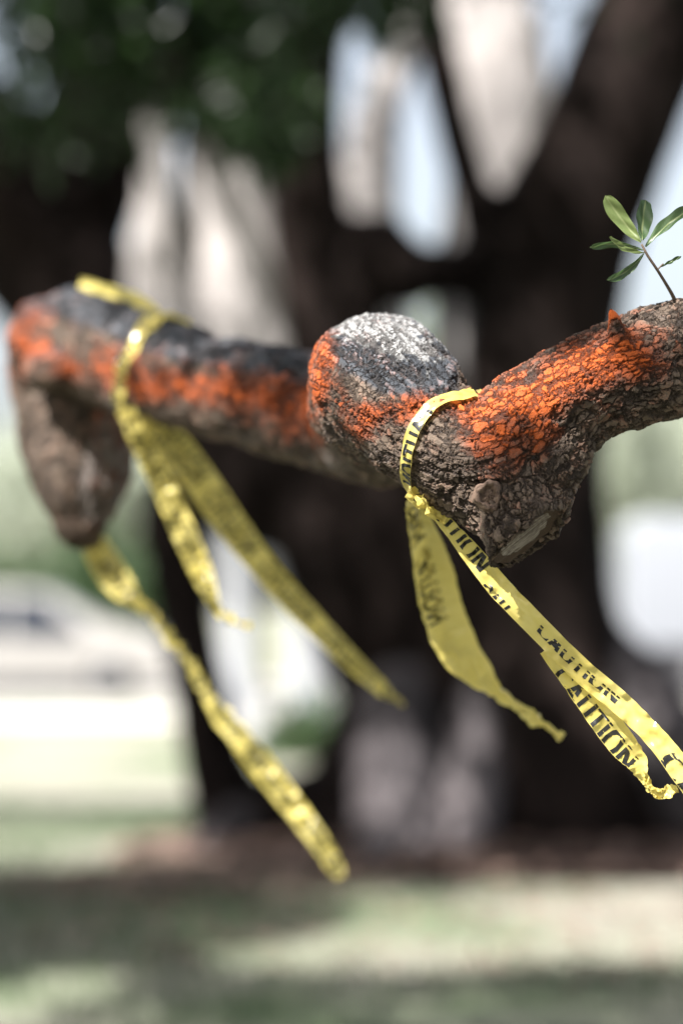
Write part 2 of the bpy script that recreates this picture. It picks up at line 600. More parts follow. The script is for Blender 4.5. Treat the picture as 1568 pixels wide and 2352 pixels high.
# straightened coordinates along the limb, so that the bark follows it
T_, N_, B_ = frames(MAIN[:, :3])
S_ = np.concatenate([[0], np.cumsum(np.linalg.norm(np.diff(MAIN[:, :3], axis=0), axis=1))])
near = np.zeros(len(V), int)
sub = MAIN[::2, :3]
for a in range(0, len(V), 20000):
    D = ((V[a:a + 20000, None, :] - sub[None]) ** 2).sum(2)
    near[a:a + 20000] = D.argmin(1) * 2
Q = V - MAIN[near, :3]
sl = S_[near] + (Q * T_[near]).sum(1)
qu, qv = (Q * N_[near]).sum(1), (Q * B_[near]).sum(1)
ql = np.sqrt(qu ** 2 + qv ** 2) + 1e-6
REF = .067
BCO = np.stack([sl, qu / ql * REF, qv / ql * REF], 1)
px, py, dd = to_px(V)
stub_w = sstep(0, 30, (py - 1085) - .55 * (px - 1100) * (px < 1200) * 0 + 40 * fbm(V * 25, 2)) * (px > 1040) * (px < 1330) * (dd < 3.1)
on_stub = stub_w > .5
stub_ax = (at(1208, 1245, 2.925) - at(1160, 1050, 2.985)); stub_ax /= np.linalg.norm(stub_ax)
su = np.cross(stub_ax, CF); su /= np.linalg.norm(su); sv = np.cross(stub_ax, su)
BCO[on_stub] = (np.stack([V @ stub_ax, V @ su, V @ sv], 1) + 5.0)[on_stub]

# the sawn end of the stub
cut_c = at(1207, 1232, 2.925)
cut_n = .90 * (.62 * CR - .78 * CU) - .43 * CF
cut_n /= np.linalg.norm(cut_n)
cut_maj = .80 * CR + .60 * CU
cut_maj = cut_maj - cut_n * (cut_maj @ cut_n); cut_maj /= np.linalg.norm(cut_maj)
cut_min = np.cross(cut_n, cut_maj)
rel = V - cut_c
hh = rel @ cut_n
ra, rb = rel @ cut_maj, rel @ cut_min
rho = np.sqrt((ra / .060) ** 2 + (rb / .047) ** 2)
stub = (rho < 1.45) & (hh > -.02) & (py > 1080) & (px > 1080)
over = stub & (hh > 0)
V[over] -= cut_n * (hh[over] * .97)[:, None]
Nn[over] = cut_n
dish = np.where(stub & (hh > -.004), sstep(.86, .66, rho), 0)
V -= cut_n * (dish * .007)[:, None]

fine_zone = sstep(1040, 860, px) * (dd < 3.4)                  # smaller scales over the knuckle
lump = fbm(BCO * 16, 3) * .012 + fbm(BCO * 60 + 5, 3) * .004
ridge = fbm(np.stack([BCO[:, 0] * 14, BCO[:, 1] * 60, BCO[:, 2] * 60], 1) + 3, 3)
rim = sstep(.72, .9, rho) * sstep(1.5, 1.0, rho) * stub * sstep(-.02, -.006, hh)
disp = lump + ridge * .0045
disp = disp * (1 - dish * .85) + rim * (.0035 + .004 * fbm(BCO * 120, 2))
V2 = V + Nn * disp[:, None]


def blob(x, y, rx, ry, rot=0.0):
    c, s = math.cos(math.radians(rot)), math.sin(math.radians(rot))
    u = ((px - x) * c + (py - y) * s) / rx; v = (-(px - x) * s + (py - y) * c) / ry
    return np.exp(-(u * u + v * v))


front = (Nn @ -CF) > -.25
nearp = (dd < 3.40)
nz1 = fbm(V * 32, 4); nz2 = fbm(V * 120 + 8, 3)
W = np.zeros(len(V))
for b in [(1400, 835, 95, 52, -14, 1.5), (1270, 880, 100, 52, -28, 1.05), (1180, 955, 78, 70, -40, .80), (1110, 1000, 60, 62, 0, .62),
          (1210, 1030, 90, 55, -30, .45), (1470, 800, 65, 50, 0, .40), (860, 945, 66, 24, 6, 1.35), (960, 930, 66, 24, 6, 1.1), (735, 860, 28, 95, 8, 1.5),
          (840, 985, 50, 28, 0, .75), (1060, 930, 50, 28, 0, .7), (1404, 705, 16, 26, 0, 1.7), (790, 900, 28, 60, 0, .55), (1560, 780, 50, 35, 0, .32), (1330, 790, 60, 18, -28, .5)]:
    W += blob(*b[:5]) * b[5] * nearp * 1.0
farp = ~nearp
for b in [(55, 770, 62, 85, 10, 1.35), (150, 835, 50, 34, 20, 1.35), (330, 880, 90, 36, 5, .80), (470, 890, 120, 40, 3, .62), (640, 915, 130, 60, 10, .85),
          (700, 960, 70, 70, 0, .55), (260, 850, 60, 50, 0, .6)]:
    W += blob(*b[:5]) * b[5] * farp * .85
dust = nearp * sstep(1000, 1100, px) * sstep(1560, 1440, px) * sstep(1080, 960, py + .35 * (px - 1250)) * .22 + farp * sstep(.75, .1, np.abs(Nn[:, 2] - .05)) * (px > 210) * .30
paint = np.clip(W * .72 + dust + nz1 * (.45 - .10 * farp), 0, 1.1) * sstep(.02, .35, W + dust + nz1 * .2) * front
SL = np.zeros(len(V))
for b in [(900, 820, 120, 85, 20, 1.5), (980, 860, 80, 50, 30, 1.1), (845, 770, 90, 60, 0, 1.1), (1500, 740, 90, 26, -10, .55), (860, 1040, 60, 40, 0, .5), (1010, 1090, 80, 60, 0, .35)]:
    SL += blob(*b[:5]) * b[5] * nearp
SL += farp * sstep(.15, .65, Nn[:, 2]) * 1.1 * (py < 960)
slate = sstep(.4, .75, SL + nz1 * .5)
pale = sstep(.45, .8, farp * (blob(275, 1040, 75, 150) * 1.3 + blob(230, 1130, 70, 80) * .8 + blob(770, 1060, 120, 45, 10) * .6 + blob(520, 1000, 130, 30, 8) * .55) + nz1 * .3)  # hanging stub's lit right side is put into the bark colour
GL = nearp * (blob(850, 750, 95, 38, 4) * 1.3 + blob(935, 785, 75, 42, 28) * .85 + blob(990, 820, 40, 30, 40) * .45 + blob(760, 775, 22, 26) * .6 + blob(1530, 735, 60, 30, -10) * .35 + blob(880, 800, 60, 40) * .35)  # where the sun highlight is put into the bark colour
top_glint = sstep(.50, .80, GL + nz1 * .35 + nz2 * .9) * (1 - np.clip(paint, 0, 1))
limb = mesh_np('limb', V2, Fq, M['limb'], limb_root)
for nm, a_ in (('fine', fine_zone), ('sawn', dish), ('paint', paint), ('slate', slate * (1 - np.clip(paint, 0, 1) * .6)), ('pale', pale), ('top_glint', top_glint), ('bark_co', BCO)):
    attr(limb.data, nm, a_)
limb['label'] = 'crooked limb with deeply cracked bark and orange paint blotches'
tri = np.vstack([Fq[:, (0, 1, 2)], Fq[:, (0, 2, 3)]])
BVH = BVHTree.FromPolygons([tuple(v) for v in V2], [tuple(f) for f in Fq.tolist()])

# sawn face
vs, fs = [], []
nr, ns = 10, 48
for i in range(nr + 1):
    for j in range(ns):
        a = 2 * math.pi * j / ns
        k = i / nr * (1 + .05 * math.sin(2 * a + 1) + .04 * math.sin(5 * a))
        z = .0012 * math.sin(9 * a + i) * (i / nr) - .004 + .004 * (i / nr) ** 4
        vs.append((k * .047 * math.cos(a), k * .036 * math.sin(a), z))
for i in range(nr):
    for j in range(ns):
        fs.append((i * ns + j, i * ns + (j + 1) % ns, (i + 1) * ns + (j + 1) % ns, (i + 1) * ns + j))
face = mesh_np('cut_face', vs, fs, M['cut'], limb)
mw = Matrix.Identity(4)
for r in range(3):
    mw[r][0], mw[r][1], mw[r][2], mw[r][3] = cut_maj[r], cut_min[r], cut_n[r], (cut_c + cut_n * .001)[r]
face.matrix_parent_inverse = Matrix.Identity(4)
attr(face.data, 'rad', np.repeat(np.arange(nr + 1) / nr, 48))
face['label'] = 'weathered grey sawn end of the stub'


def cast(x, y):
    r = Vector(CF + (x - 784) / FPX * CR + (1176 - y) / FPX * CU).normalized()
    h = BVH.ray_cast(Vector(CP), r)
    return (np.array(h[0]), np.array(h[1])) if h[0] is not None else (None, None)


# parents sit at the world origin except the root Empties: keep children's coordinates in world space
face.matrix_basis = mw

# knot: a swollen ring with a sunken plug
kc, kn = cast(1122, 1140)
kn = .45 * kn / np.linalg.norm(kn) + np.array((.15, -.8, -.1)); kn /= np.linalg.norm(kn)
prof = [(0, .004), (.35, .0045), (.52, .001), (.62, .004), (.78, .010), (.95, .0095), (1.12, .003), (1.3, -.010)]
kx = np.cross(kn, (0, 0, 1)); kx /= np.linalg.norm(kx); ky = np.cross(kn, kx)
vs, fs = [], []
ns = 40
for i, (r, z) in enumerate(prof):
    for j in range(ns):
        a = 2 * math.pi * j / ns
        w = 1 + .10 * math.sin(3 * a + i * .3) + .07 * math.sin(7 * a + i)
        vs.append(kc + .0145 * r * w * (math.cos(a) * kx + 1.2 * math.sin(a) * ky) + kn * (z + .0014 * math.sin(11 * a + 2 * i)))
for i in range(len(prof) - 1):
    for j in range(ns):
        fs.append((i * ns + j, i * ns + (j + 1) % ns, (i + 1) * ns + (j + 1) % ns, (i + 1) * ns + j))
knot = mesh_np('knot', vs, fs, simple('knot_bark', (.05, .03, .022), (.22, .15, .11), 160, .75, .3, .8, .003), limb)

# twig with leaves
bm = bmesh.new()
px_tube(bm, [(1550, 700, 2.985, 5.5), (1546, 682, 2.98, 4.6), (1528, 650, 2.965, 3.8), (1508, 618, 2.955, 3.4), (1486, 585, 2.95, 3.2), (1474, 562, 2.95, 2.4)], 30, 10)
px_tube(bm, [(1508, 620, 2.955, 2.0), (1516, 612, 2.955, 1.5), (1522, 606, 2.955, 1.2)], 8, 8)
twig = bm_obj('twig', bm, M['twig'], limb_root, True)


def leaf(bx, by, tx, ty, wpx, bend, roll, mat, tipz=0.0, d=2.95):
    """obovate leaf from its base to its tip; bend in px sideways, roll in degrees round the midrib"""
    A, Bp = at(bx, by, d), at(tx, ty, d + tipz)
    ax = Bp - A; L = np.linalg.norm(ax); ax /= L
    side = np.cross(ax, -CF); side /= np.linalg.norm(side)
    nrm = np.cross(side, ax)
    c, s = math.cos(math.radians(roll)), math.sin(math.radians(roll))
    side, nrm = side * c + nrm * s, nrm * c - side * s
    scr = np.cross(ax, CF)
    w = wpx * d / FPX / 2; bd = bend * d / FPX
    nu, nv = 18, 10
    vs, fs = [], []
    for i in range(nu + 1):
        t = i / nu
        prof = (max(t, 0) ** .75) * (max(1 - t, 0) ** .42) * 1.62
        prof = max(prof, .05 if t < .2 else .0)
        for j in range(nv + 1):
            v = j / nv * 2 - 1
            ww = w * prof * (1 + .05 * math.sin(13 * t + 3 * v + bx))
            vs.append(A + ax * L * t + scr * bd * 4 * t * (1 - t) + side * ww * v + nrm * (abs(v) * ww * .42 - .006 * math.sin(t * 3.1) + .0010 * math.sin(15 * t + 4 * v)))
    for i in range(nu):
        for j in range(nv):
            a = i * (nv + 1) + j
            fs.append((a, a + 1, a + nv + 2, a + nv + 1))
    o = mesh_np('leaf', vs, fs, mat, twig)
    attr(o.data, 'across', np.tile(np.abs(np.linspace(-1, 1, nv + 1)), nu + 1))
    return o


leaf(1472, 556, 1389, 448, 50, 4, 12, M['sprig_leaf_young'], .01)
leaf(1474, 552, 1482, 458, 54, -3, -18, M['sprig_leaf'], .035)
leaf(1482, 566, 1592, 476, 46, 14, 38, M['sprig_leaf'], -.02)
leaf(1480, 580, 1400, 543, 24, 5, -30, M['sprig_leaf_young'], -.02)
leaf(1476, 574, 1354, 568, 25, -6, 35, M['sprig_leaf'], .01)
leaf(1478, 582, 1394, 643, 27, 13, 20, M['sprig_leaf'], -.01)
leaf(1518, 612, 1564, 588, 13, 5, 30, M['sprig_leaf'], 0)

# ------------------------------------------------------------------ tape
TAPE_LABELS = {}


def ribbon(name, P, Wv, widths, fold, parent, curl=.0, crease=0.0, text=None, seed=0, nv=9, crumple=None):
    """P centres, Wv unit width directions, widths, fold depth (fraction of width), all along the strip"""
    n_ = len(P)
    T = np.gradient(P, axis=0); T /= np.linalg.norm(T, axis=1)[:, None]
    Wv = Wv - T * (Wv * T).sum(1)[:, None]; Wv /= np.linalg.norm(Wv, axis=1)[:, None]
    N = np.cross(T, Wv)
    s = np.concatenate([[0], np.cumsum(np.linalg.norm(np.diff(P, axis=0), axis=1))])
    fold = np.broadcast_to(fold, n_)
    cr = np.zeros(n_) if crumple is None else crumple

    def surf(si, v):
        """arrays of distance along and -1..1 across -> point and normal"""
        x = np.interp(si, s, np.arange(n_))
        ip = np.clip(x.astype(int), 0, n_ - 2); f = (x - ip)[:, None]
        lerp = lambda A: A[ip] * (1 - f) + A[ip + 1] * f
        c, w_, nn = lerp(P), lerp(Wv), lerp(N)
        wd = np.interp(si, s, widths); fo = np.interp(si, s, fold); k = np.interp(si, s, cr)
        vz = np.abs(v - .12) - .5
        q = np.stack([si * 34 + seed * 7.7, v * 1.6, np.full_like(si, seed * 3.1)], 1)
        wr = (fbm(q, 3) + .45 * (1 - 2.6 * np.abs(vnoise(q * np.array((1.7, 1.2, 1)) + 13)))) * crease
        q2 = np.stack([si * 150 + seed, v * 3.0, np.full_like(si, seed * 1.3)], 1)
        kk = fbm(q2, 3) * k
        kk2 = fbm(q2 + 40, 3) * k
        off = wd * (fo * vz + curl * (v * v - .33)) + wr + kk
        return c + w_ * (v * wd * .5 + kk2)[:, None] + nn * off[:, None], nn

    gs = np.repeat(s, nv); gvv = np.tile(np.linspace(-1, 1, nv), n_)
    Pt, _ = surf(gs, gvv)
    idx = np.arange(n_ * nv).reshape(n_, nv)
    F = np.stack([idx[:-1, :-1], idx[:-1, 1:], idx[1:, 1:], idx[1:, :-1]], -1).reshape(-1, 4)
    o = mesh_np(name, Pt, F, M['tape'], parent)
    if text:
        letters(text, surf, s, o)
    return o, surf, s


def letters(spec, surf, s, parent):
    """spec: list of (start, letter pitch, vlo, vhi, flip) with the word printed along the strip; v beyond the edges is folded away"""
    for start, hgt, vc, vs_, flip, word, *ink in spec:
        lo, hi = ink[1] if len(ink) > 1 else (-.95, .95)
        cu = bpy.data.curves.new('t', 'FONT'); cu.body = word; cu.size = 1.0; cu.offset = .04; cu.resolution_u = 3; cu.space_character = 1.12
        to = bpy.data.objects.new('t', cu); COL.objects.link(to)
        me = bpy.data.meshes.new_from_object(to.evaluated_get(bpy.context.evaluated_depsgraph_get()))
        bpy.data.objects.remove(to); bpy.data.curves.remove(cu)
        bm = bmesh.new(); bm.from_mesh(me); bpy.data.meshes.remove(me)
        bmesh.ops.remove_doubles(bm, verts=bm.verts, dist=1e-4)
        xs = [v.co.x for v in bm.verts]
        x0, x1 = min(xs), max(xs)
        for v in bm.verts:
            v.co.x = start + (v.co.x - x0) * hgt
            yy = (v.co.y - .36) / .36
            v.co.y = vc + flip * yy * vs_
            v.co.z = 0
        for a, b in (((0, hi, 0), (0, 1, 0)), ((0, lo, 0), (0, -1, 0)), ((s[-1] - .004, 0, 0), (1, 0, 0)), ((.002, 0, 0), (-1, 0, 0))):
            bmesh.ops.bisect_plane(bm, geom=bm.verts[:] + bm.edges[:] + bm.faces[:], plane_co=a, plane_no=b, clear_outer=True)
        if not bm.faces:
            bm.free(); continue
        xe = max(v.co.x for v in bm.verts)
        x = start
        while x < xe:
            bmesh.ops.bisect_plane(bm, geom=bm.verts[:] + bm.edges[:] + bm.faces[:], plane_co=(x, 0, 0), plane_no=(1, 0, 0)); x += .0035
        for y in (-.6, -.25, .0, .12, .25, .5, .75):
            bmesh.ops.bisect_plane(bm, geom=bm.verts[:] + bm.edges[:] + bm.faces[:], plane_co=(0, y, 0), plane_no=(0, 1, 0))
        bmesh.ops.triangulate(bm, faces=bm.faces[:])
        bm.verts.ensure_lookup_table(); bm.verts.index_update()
        co = np.array([v.co[:] for v in bm.verts])
        F = np.array([[v.index for v in f.verts] for f in bm.faces])
        bm.free()
        Pt, nn = surf(co[:, 0], co[:, 1])
        Vv = np.vstack([Pt + nn * .0005, Pt - nn * .0005])
        mesh_np('lettering', Vv, np.vstack([F, F[:, ::-1] + len(Pt)]), M[ink[0] if ink else 'ink'], parent, smooth=False)


def px_ribbon(name, rows, n_, parent, **k):
    """rows: px, py, depth, width px, roll degrees (0 faces the camera), [fold]"""
    R = np.array([np.concatenate([at(r[0], r[1], r[2]), [r[3] * r[2] / FPX, r[4], r[5] if len(r) > 5 else .12, r[6] if len(r) > 6 else 0.0]]) for r in rows])
    S = catmull(R, n_)
    P = S[:, :3]
    T = np.gradient(P, axis=0); T /= np.linalg.norm(T, axis=1)[:, None]
    W0 = np.cross(T, CF); W0 /= np.linalg.norm(W0, axis=1)[:, None]
    Nn_ = np.cross(T, W0)
    a = np.radians(S[:, 4])[:, None]
    return ribbon(name, P, W0 * np.cos(a) + Nn_ * np.sin(a), np.maximum(S[:, 3], .004), S[:, 5], parent, crumple=np.maximum(S[:, 6], 0), **k)


def wrap(name, pts, axis_pt, axis_dir, width, parent, lift=.004, n_=140, **k):
    """loop lying on the limb: pts visible in the picture are cast on the bark, then the ring is closed round the back"""
    hits = []
    for x, y in pts:
        p, nn = cast(x, y)
        if p is not None: hits.append(p)
    hits = np.array(hits)
    axis_dir = axis_dir / np.linalg.norm(axis_dir)
    e1_ = np.cross(axis_dir, (0, 0, 1)); e1_ /= np.linalg.norm(e1_); e2_ = np.cross(axis_dir, e1_)
    r = hits - axis_pt
    ang = np.unwrap(np.arctan2(r @ e2_, r @ e1_)); al = r @ axis_dir
    sgn = 1 if ang[-1] > ang[0] else -1
    rest = 2 * math.pi - abs(ang[-1] - ang[0])
    extra = np.linspace(0, 1, 10)[1:]
    A = np.concatenate([ang, ang[-1] + sgn * rest * extra]); Lx = np.concatenate([al, al[-1] + (al[0] - al[-1]) * extra])
    AA = np.linspace(A[0], A[-1], n_)
    o_ = np.argsort(A); LL = np.interp(AA, A[o_], Lx[o_])
    P, Wd = [], []
    for a, l in zip(AA, LL):
        c = axis_pt + axis_dir * l
        d_ = math.cos(a) * e1_ + math.sin(a) * e2_
        h = BVH.ray_cast(Vector(c + d_ * .16), Vector(-d_), .159)
        P.append(np.array(h[0]) + d_ * lift if h[0] is not None else c + d_ * .075)
        Wd.append(d_)
    P = np.array(P)
    for _ in range(6):
        P[1:-1] = (P[:-2] + 2 * P[1:-1] + P[2:]) / 4
    Tt = np.gradient(P, axis=0); Tt /= np.linalg.norm(Tt, axis=1)[:, None]
    return ribbon(name, P, np.cross(Tt, np.array(Wd)), np.full(n_, width), 0.0, parent, **k)


def limb_axis(pxx, lo, hi):
    x_, _, d_ = to_px(MAIN[:, :3])
    sel = np.where((d_ > lo) & (d_ < hi))[0]
    i = sel[np.abs(x_[sel] - pxx).argmin()]
    return MAIN[i, :3], T_[i]


WORD = 'CAUTION  CAUTION  CAUTION'
# tape on the near stretch of the limb
t1 = empty('caution_tape', tuple(at(1000, 1000, 2.95)), 'sharp yellow caution tape tied round the limb beside the sawn stub', 'tape', 'caution tapes on the limb')
ap, ad = limb_axis(1010, 2.9, 3.1)
lp = []
for q in [(1092, 908), (1066, 911), (1035, 915), (995, 930), (965, 965), (944, 1010), (936, 1060), (938, 1105), (955, 1140), (990, 1165, 3.02), (1040, 1150, 3.06), (1090, 1080, 3.075), (1118, 1000, 3.075), (1128, 930, 3.055), (1118, 905, 3.02), (1104, 905, 2.985)]:
    if len(q) == 2:
        hp, hn = cast(*q)
        lp.append(hp + hn * .004)
    else:
        lp.append(at(*q))
lp = catmull(np.array(lp), 150)
lT = np.gradient(lp, axis=0); lT /= np.linalg.norm(lT, axis=1)[:, None]
lo = lp - lp.mean(0); lo /= np.linalg.norm(lo, axis=1)[:, None]
ribbon('loop', lp, np.cross(lT, lo), np.full(150, .0175), 0.0, t1, crease=.0022, seed=1, text=[(.075, .023, -.55, 1.4, 1, WORD, 'ink', (-.95, .55))])
px_ribbon('tail', [(940, 1128, 2.965, 34, 10, .05), (985, 1168, 2.975, 36, 25, .05), (1030, 1208, 2.98, 34, 30, .08), (1078, 1266, 2.985, 46, 5, .10), (1150, 1355, 2.98, 55, -8, .2), (1240, 1446, 2.96, 53, 4, .22),
                   (1330, 1536, 2.945, 55, 8, .22), (1420, 1612, 2.94, 53, 0, .2), (1500, 1690, 2.93, 50, -10, .12), (1568, 1775, 2.92, 57, 4, .10), (1650, 1880, 2.91, 60, 10, .1), (1740, 1960, 2.91, 40, 30, .1)],
          260, t1, crease=.0055, seed=2, text=[(.010, .026, .3, 1.5, 1, 'CAUTION', 'ink', (-.5, .9)), (.150, .020, -1.2, .8, 1, 'CAU'), (.236, .027, .30, .95, 1, 'CAUTION', 'ink', (-.36, .34)), (.455, .045, -.3, 1.2, 1, 'CAUTION', 'ink', (-.95, .45))])
px_ribbon('tail', [(1255, 1490, 2.965, 40, -10, .05), (1320, 1570, 2.955, 56, -12, .10), (1375, 1640, 2.95, 66, -5, .12), (1425, 1705, 2.95, 66, 5, .16, .001), (1462, 1752, 2.95, 50, 0, .2, .003), (1478, 1782, 2.95, 26, 40, .3, .004),
                   (1492, 1808, 2.95, 22, 70, .3, .006), (1512, 1824, 2.95, 26, 20, .3, .008), (1535, 1820, 2.95, 28, -20, .3, .009), (1556, 1812, 2.95, 14, -10, .2, .006)],
          170, t1, crease=.005, seed=3, text=[(.030, .030, -.45, 1.1, 1, 'CAUTION', 'ink', (-.95, .3))])
px_ribbon('tail', [(948, 1140, 3.16, 39, 0, .1), (960, 1200, 3.28, 63, -10, .3), (985, 1300, 3.35, 95, -15, .42), (1012, 1410, 3.37, 102, -15, .42), (1050, 1495, 3.37, 99, -10, .40), (1098, 1545, 3.37, 70, 0, .35, .002), (1140, 1580, 3.37, 35, 30, .3, .004),
                   (1185, 1618, 3.36, 30, 60, .3, .006), (1222, 1642, 3.36, 33, 20, .3, .008), (1258, 1668, 3.35, 23, 50, .3, .007), (1292, 1696, 3.34, 19, 0, .3, .006)],
          200, t1, crease=.010, seed=4, text=[(.055, .023, -.30, .52, -1, 'CAUTION   CAUTION', 'ink_through')])
px_ribbon('knot', [(958, 1136, 2.965, 22, 0, .2, .004), (975, 1152, 2.958, 34, 60, .3, .006), (992, 1168, 2.958, 30, 140, .3, .006), (1006, 1186, 2.965, 30, 200, .3, .006), (1018, 1200, 2.972, 18, 240, .2, .004)], 60, t1, crease=.008, seed=21)
# tape round the elbow
t2 = empty('caution_tape', tuple(at(300, 850, 4.05)), 'blurred yellow caution tape looped over the painted elbow with two tails', 'tape', 'caution tapes on the limb')
ap, ad = limb_axis(300, 3.8, 4.3)
wrap('loop', [(350, 735), (330, 770), (300, 815), (282, 860), (278, 905), (292, 950)], ap, ad, .034, t2, .005, crease=.010, seed=5, text=[(.03, .030, 0, .6, 1, WORD, 'ink_through')])
px_ribbon('tail', [(185, 648, 4.13, 24, 20, .1), (250, 668, 4.09, 32, 30, .1), (310, 690, 4.04, 37, 10, .15), (352, 728, 4.01, 40, -20, .2), (345, 765, 3.97, 35, 0, .1)], 60, t2, crease=.005, seed=15)
px_ribbon('tail', [(288, 940, 3.95, 43, 0, .1), (318, 1000, 3.96, 46, 10, .2), (360, 1085, 3.98, 53, 0, .25), (412, 1200, 3.99, 56, -10, .3), (462, 1312, 3.99, 50, 0, .3), (500, 1395, 3.99, 27, 30, .3, .004), (528, 1424, 3.99, 16, 50, .3, .006), (575, 1440, 3.99, 7, 50, .3, .004)],
          150, t2, crease=.011, seed=6, text=[(.02, .024, 0, .7, 1, 'CAUTION   CAUTION  CAUTION', 'ink_through')])
px_ribbon('tail', [(318, 960, 3.97, 48, 20, .1), (385, 1010, 4.03, 77, 0, .2), (450, 1090, 4.05, 78, -5, .25), (525, 1195, 4.06, 72, 5, .25), (605, 1302, 4.06, 62, 0, .25), (700, 1410, 4.06, 56, -6, .3), (800, 1512, 4.05, 46, 0, .3), (878, 1580, 4.05, 35, 20, .3, .004), (905, 1602, 4.05, 13, 60, .3, .005), (928, 1618, 4.05, 8, 50, .3, .005)],
          190, t2, crease=.012, seed=7, text=[(.05, .025, .05, .7, -1, 'CAUTION   CAUTION   CAUTION   CAUTION  CAUTION', 'ink_through')])
t3 = empty('caution_tape', tuple(at(210, 1230, 4.12)), 'long blurred caution tape streaming from the hanging broken end of the limb', 'tape', 'caution tapes on the limb')
px_ribbon('tail', [(150, 1090, 4.36, 32, 0, .1), (185, 1180, 4.33, 45, 0, .1), (218, 1250, 4.28, 59, 0, .2), (258, 1320, 4.21, 72, -10, .3), (310, 1375, 4.19, 48, 30, .3), (375, 1440, 4.18, 43, 70, .3), (450, 1545, 4.17, 58, 100, .25), (550, 1690, 4.15, 61, 150, .25), (650, 1822, 4.13, 56, 175, .25), (730, 1930, 4.11, 48, 180, .25), (772, 1998, 4.11, 37, 180, .3, .003), (782, 2016, 4.11, 21, 180, .3, .005)],
          230, t3, crease=.012, seed=8, text=[(.05, .025, 0, .7, 1, 'CAUTION   CAUTION   CAUTION   CAUTION   CAUTION   CAUTION', 'ink_through')])

# ------------------------------------------------------------------ the big dark tree
tree = empty('big_tree', (1.0, TREE_Y, 0), 'huge dark many stemmed tree with flared roots behind the limb', 'tree')


def bark_mesh(name, rows_list, mat, parent, voxel=.035, sm=4, amp=.05, sub=0):
    bm = bmesh.new()
    for rows in rows_list:
        px_tube(bm, rows, None, 18)
    V, Fq, Nn = remeshed(bm, voxel, sm, sub)
    flut = fbm(V * np.array((2.6, 2.6, .35)) + 4, 4)
    V = V + Nn * (flut * amp * 2.2 + fbm(V * np.array((9, 9, 3)), 3) * amp * .5)[:, None]
    return mesh_np(name, V, Fq, mat, parent)


trunk_rows = [
    [(1390, 2010, 13.1, 360), (1345, 1830, 13.0, 285), (1275, 1620, 13.0, 222), (1232, 1380, 13.0, 180), (1220, 1100, 13.0, 165), (1240, 800, 13.0, 168), (1305, 520, 13.0, 168), (1415, 250, 13.0, 165), (1515, 0, 13.0, 155), (1640, -420, 13.1, 115), (1760, -800, 13.2, 80)],
    [(1180, 700, 13.0, 100), (1118, 520, 13.1, 66), (1070, 380, 13.2, 44), (1030, 220, 13.3, 40), (1000, 90, 13.4, 38), (970, -80, 13.5, 36), (900, -420, 13.6, 32), (820, -800, 13.6, 24)],
    [(880, 2010, 13.1, 250), (900, 1800, 13.1, 190), (930, 1600, 13.1, 155), (880, 1400, 13.1, 180), (810, 1180, 13.1, 200), (790, 950, 13.2, 160), (770, 760, 13.2, 118), (716, 520, 13.2, 88), (706, 320, 13.2, 76), (730, 60, 13.2, 62), (742, -250, 13.2, 56), (700, -800, 13.2, 40)],
    [(1080, 1900, 13.0, 170), (1100, 1600, 13.0, 130), (1060, 1350, 13.0, 150), (1000, 1150, 13.0, 150), (900, 1060, 13.1, 150)],
    [(760, 690, 13.2, 100), (850, 580, 13.2, 92), (930, 630, 13.2, 84), (1010, 625, 13.1, 62), (1100, 640, 13.0, 60)],
    [(620, 1080, 13.2, 190), (480, 1080, 13.2, 120), (405, 1180, 13.1, 88), (415, 1330, 13.1, 74), (450, 1520, 13.1, 66), (490, 1720, 13.1, 74), (540, 1890, 13.1, 100), (560, 2020, 13.1, 140)],
    [(540, 1930, 13.1, 100), (640, 1870, 13.1, 90), (780, 1880, 13.1, 120), (900, 1900, 13.1, 160)],
    [(620, 1080, 13.2, 170), (420, 930, 13.4, 150), (230, 760, 13.6, 145), (100, 590, 13.9, 172), (-20, 420, 14.0, 190), (-180, 200, 14.3, 150), (-420, -150, 14.6, 130), (-800, -700, 15.0, 90)],
    [(100, 560, 13.8, 150), (170, 400, 13.9, 150), (240, 200, 13.9, 130), (260, 0, 13.9, 110), (270, -300, 13.9, 75)],
]
root_rows = [
    [(1290, 1330, 13.0, 60), (1350, 1480, 12.95, 95), (1455, 1640, 12.8, 118), (1570, 1790, 12.6, 118), (1720, 1925, 12.35, 84), (1880, 2020, 12.1, 30)],
    [(1130, 1350, 12.95, 60), (1110, 1560, 12.85, 72), (1092, 1750, 12.68, 74), (1082, 1900, 12.45, 66), (1060, 2010, 12.1, 42), (1040, 2045, 11.8, 18)],
    [(905, 1420, 13.0, 80), (915, 1570, 12.9, 92), (905, 1720, 12.7, 96), (900, 1880, 12.4, 88), (865, 1995, 12.0, 54), (835, 2045, 11.6, 20)],
    [(985, 1700, 12.85, 44), (985, 1820, 12.65, 56), (972, 1930, 12.3, 50), (955, 2030, 11.9, 28), (945, 2060, 11.6, 12)],
    [(540, 1800, 13.1, 60), (545, 1890, 13.0, 74), (500, 1965, 12.8, 52), (420, 2005, 12.55, 28), (360, 2020, 12.4, 12)],
]
trunk = bark_mesh('trunk', trunk_rows, M['shaded_bark'], tree, .035, 4, .035)
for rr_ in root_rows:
    bark_mesh('root', [rr_], M['sunlit_root_bark'], tree, .026, 3, .05)
stem_rows = [
    [(560, 1080, 13.5, 150), (565, 880, 13.4, 165), (548, 740, 13.35, 145), (524, 560, 13.35, 120), (520, 400, 13.35, 108), (528, 220, 13.4, 100), (545, 0, 13.6, 85), (560, -400, 13.9, 70)],
    [(430, 900, 13.2, 120), (380, 720, 13.1, 88), (362, 560, 13.05, 62), (368, 420, 13.05, 46), (362, 310, 13.1, 38), (350, 150, 13.2, 34), (320, -150, 13.4, 30)],
]
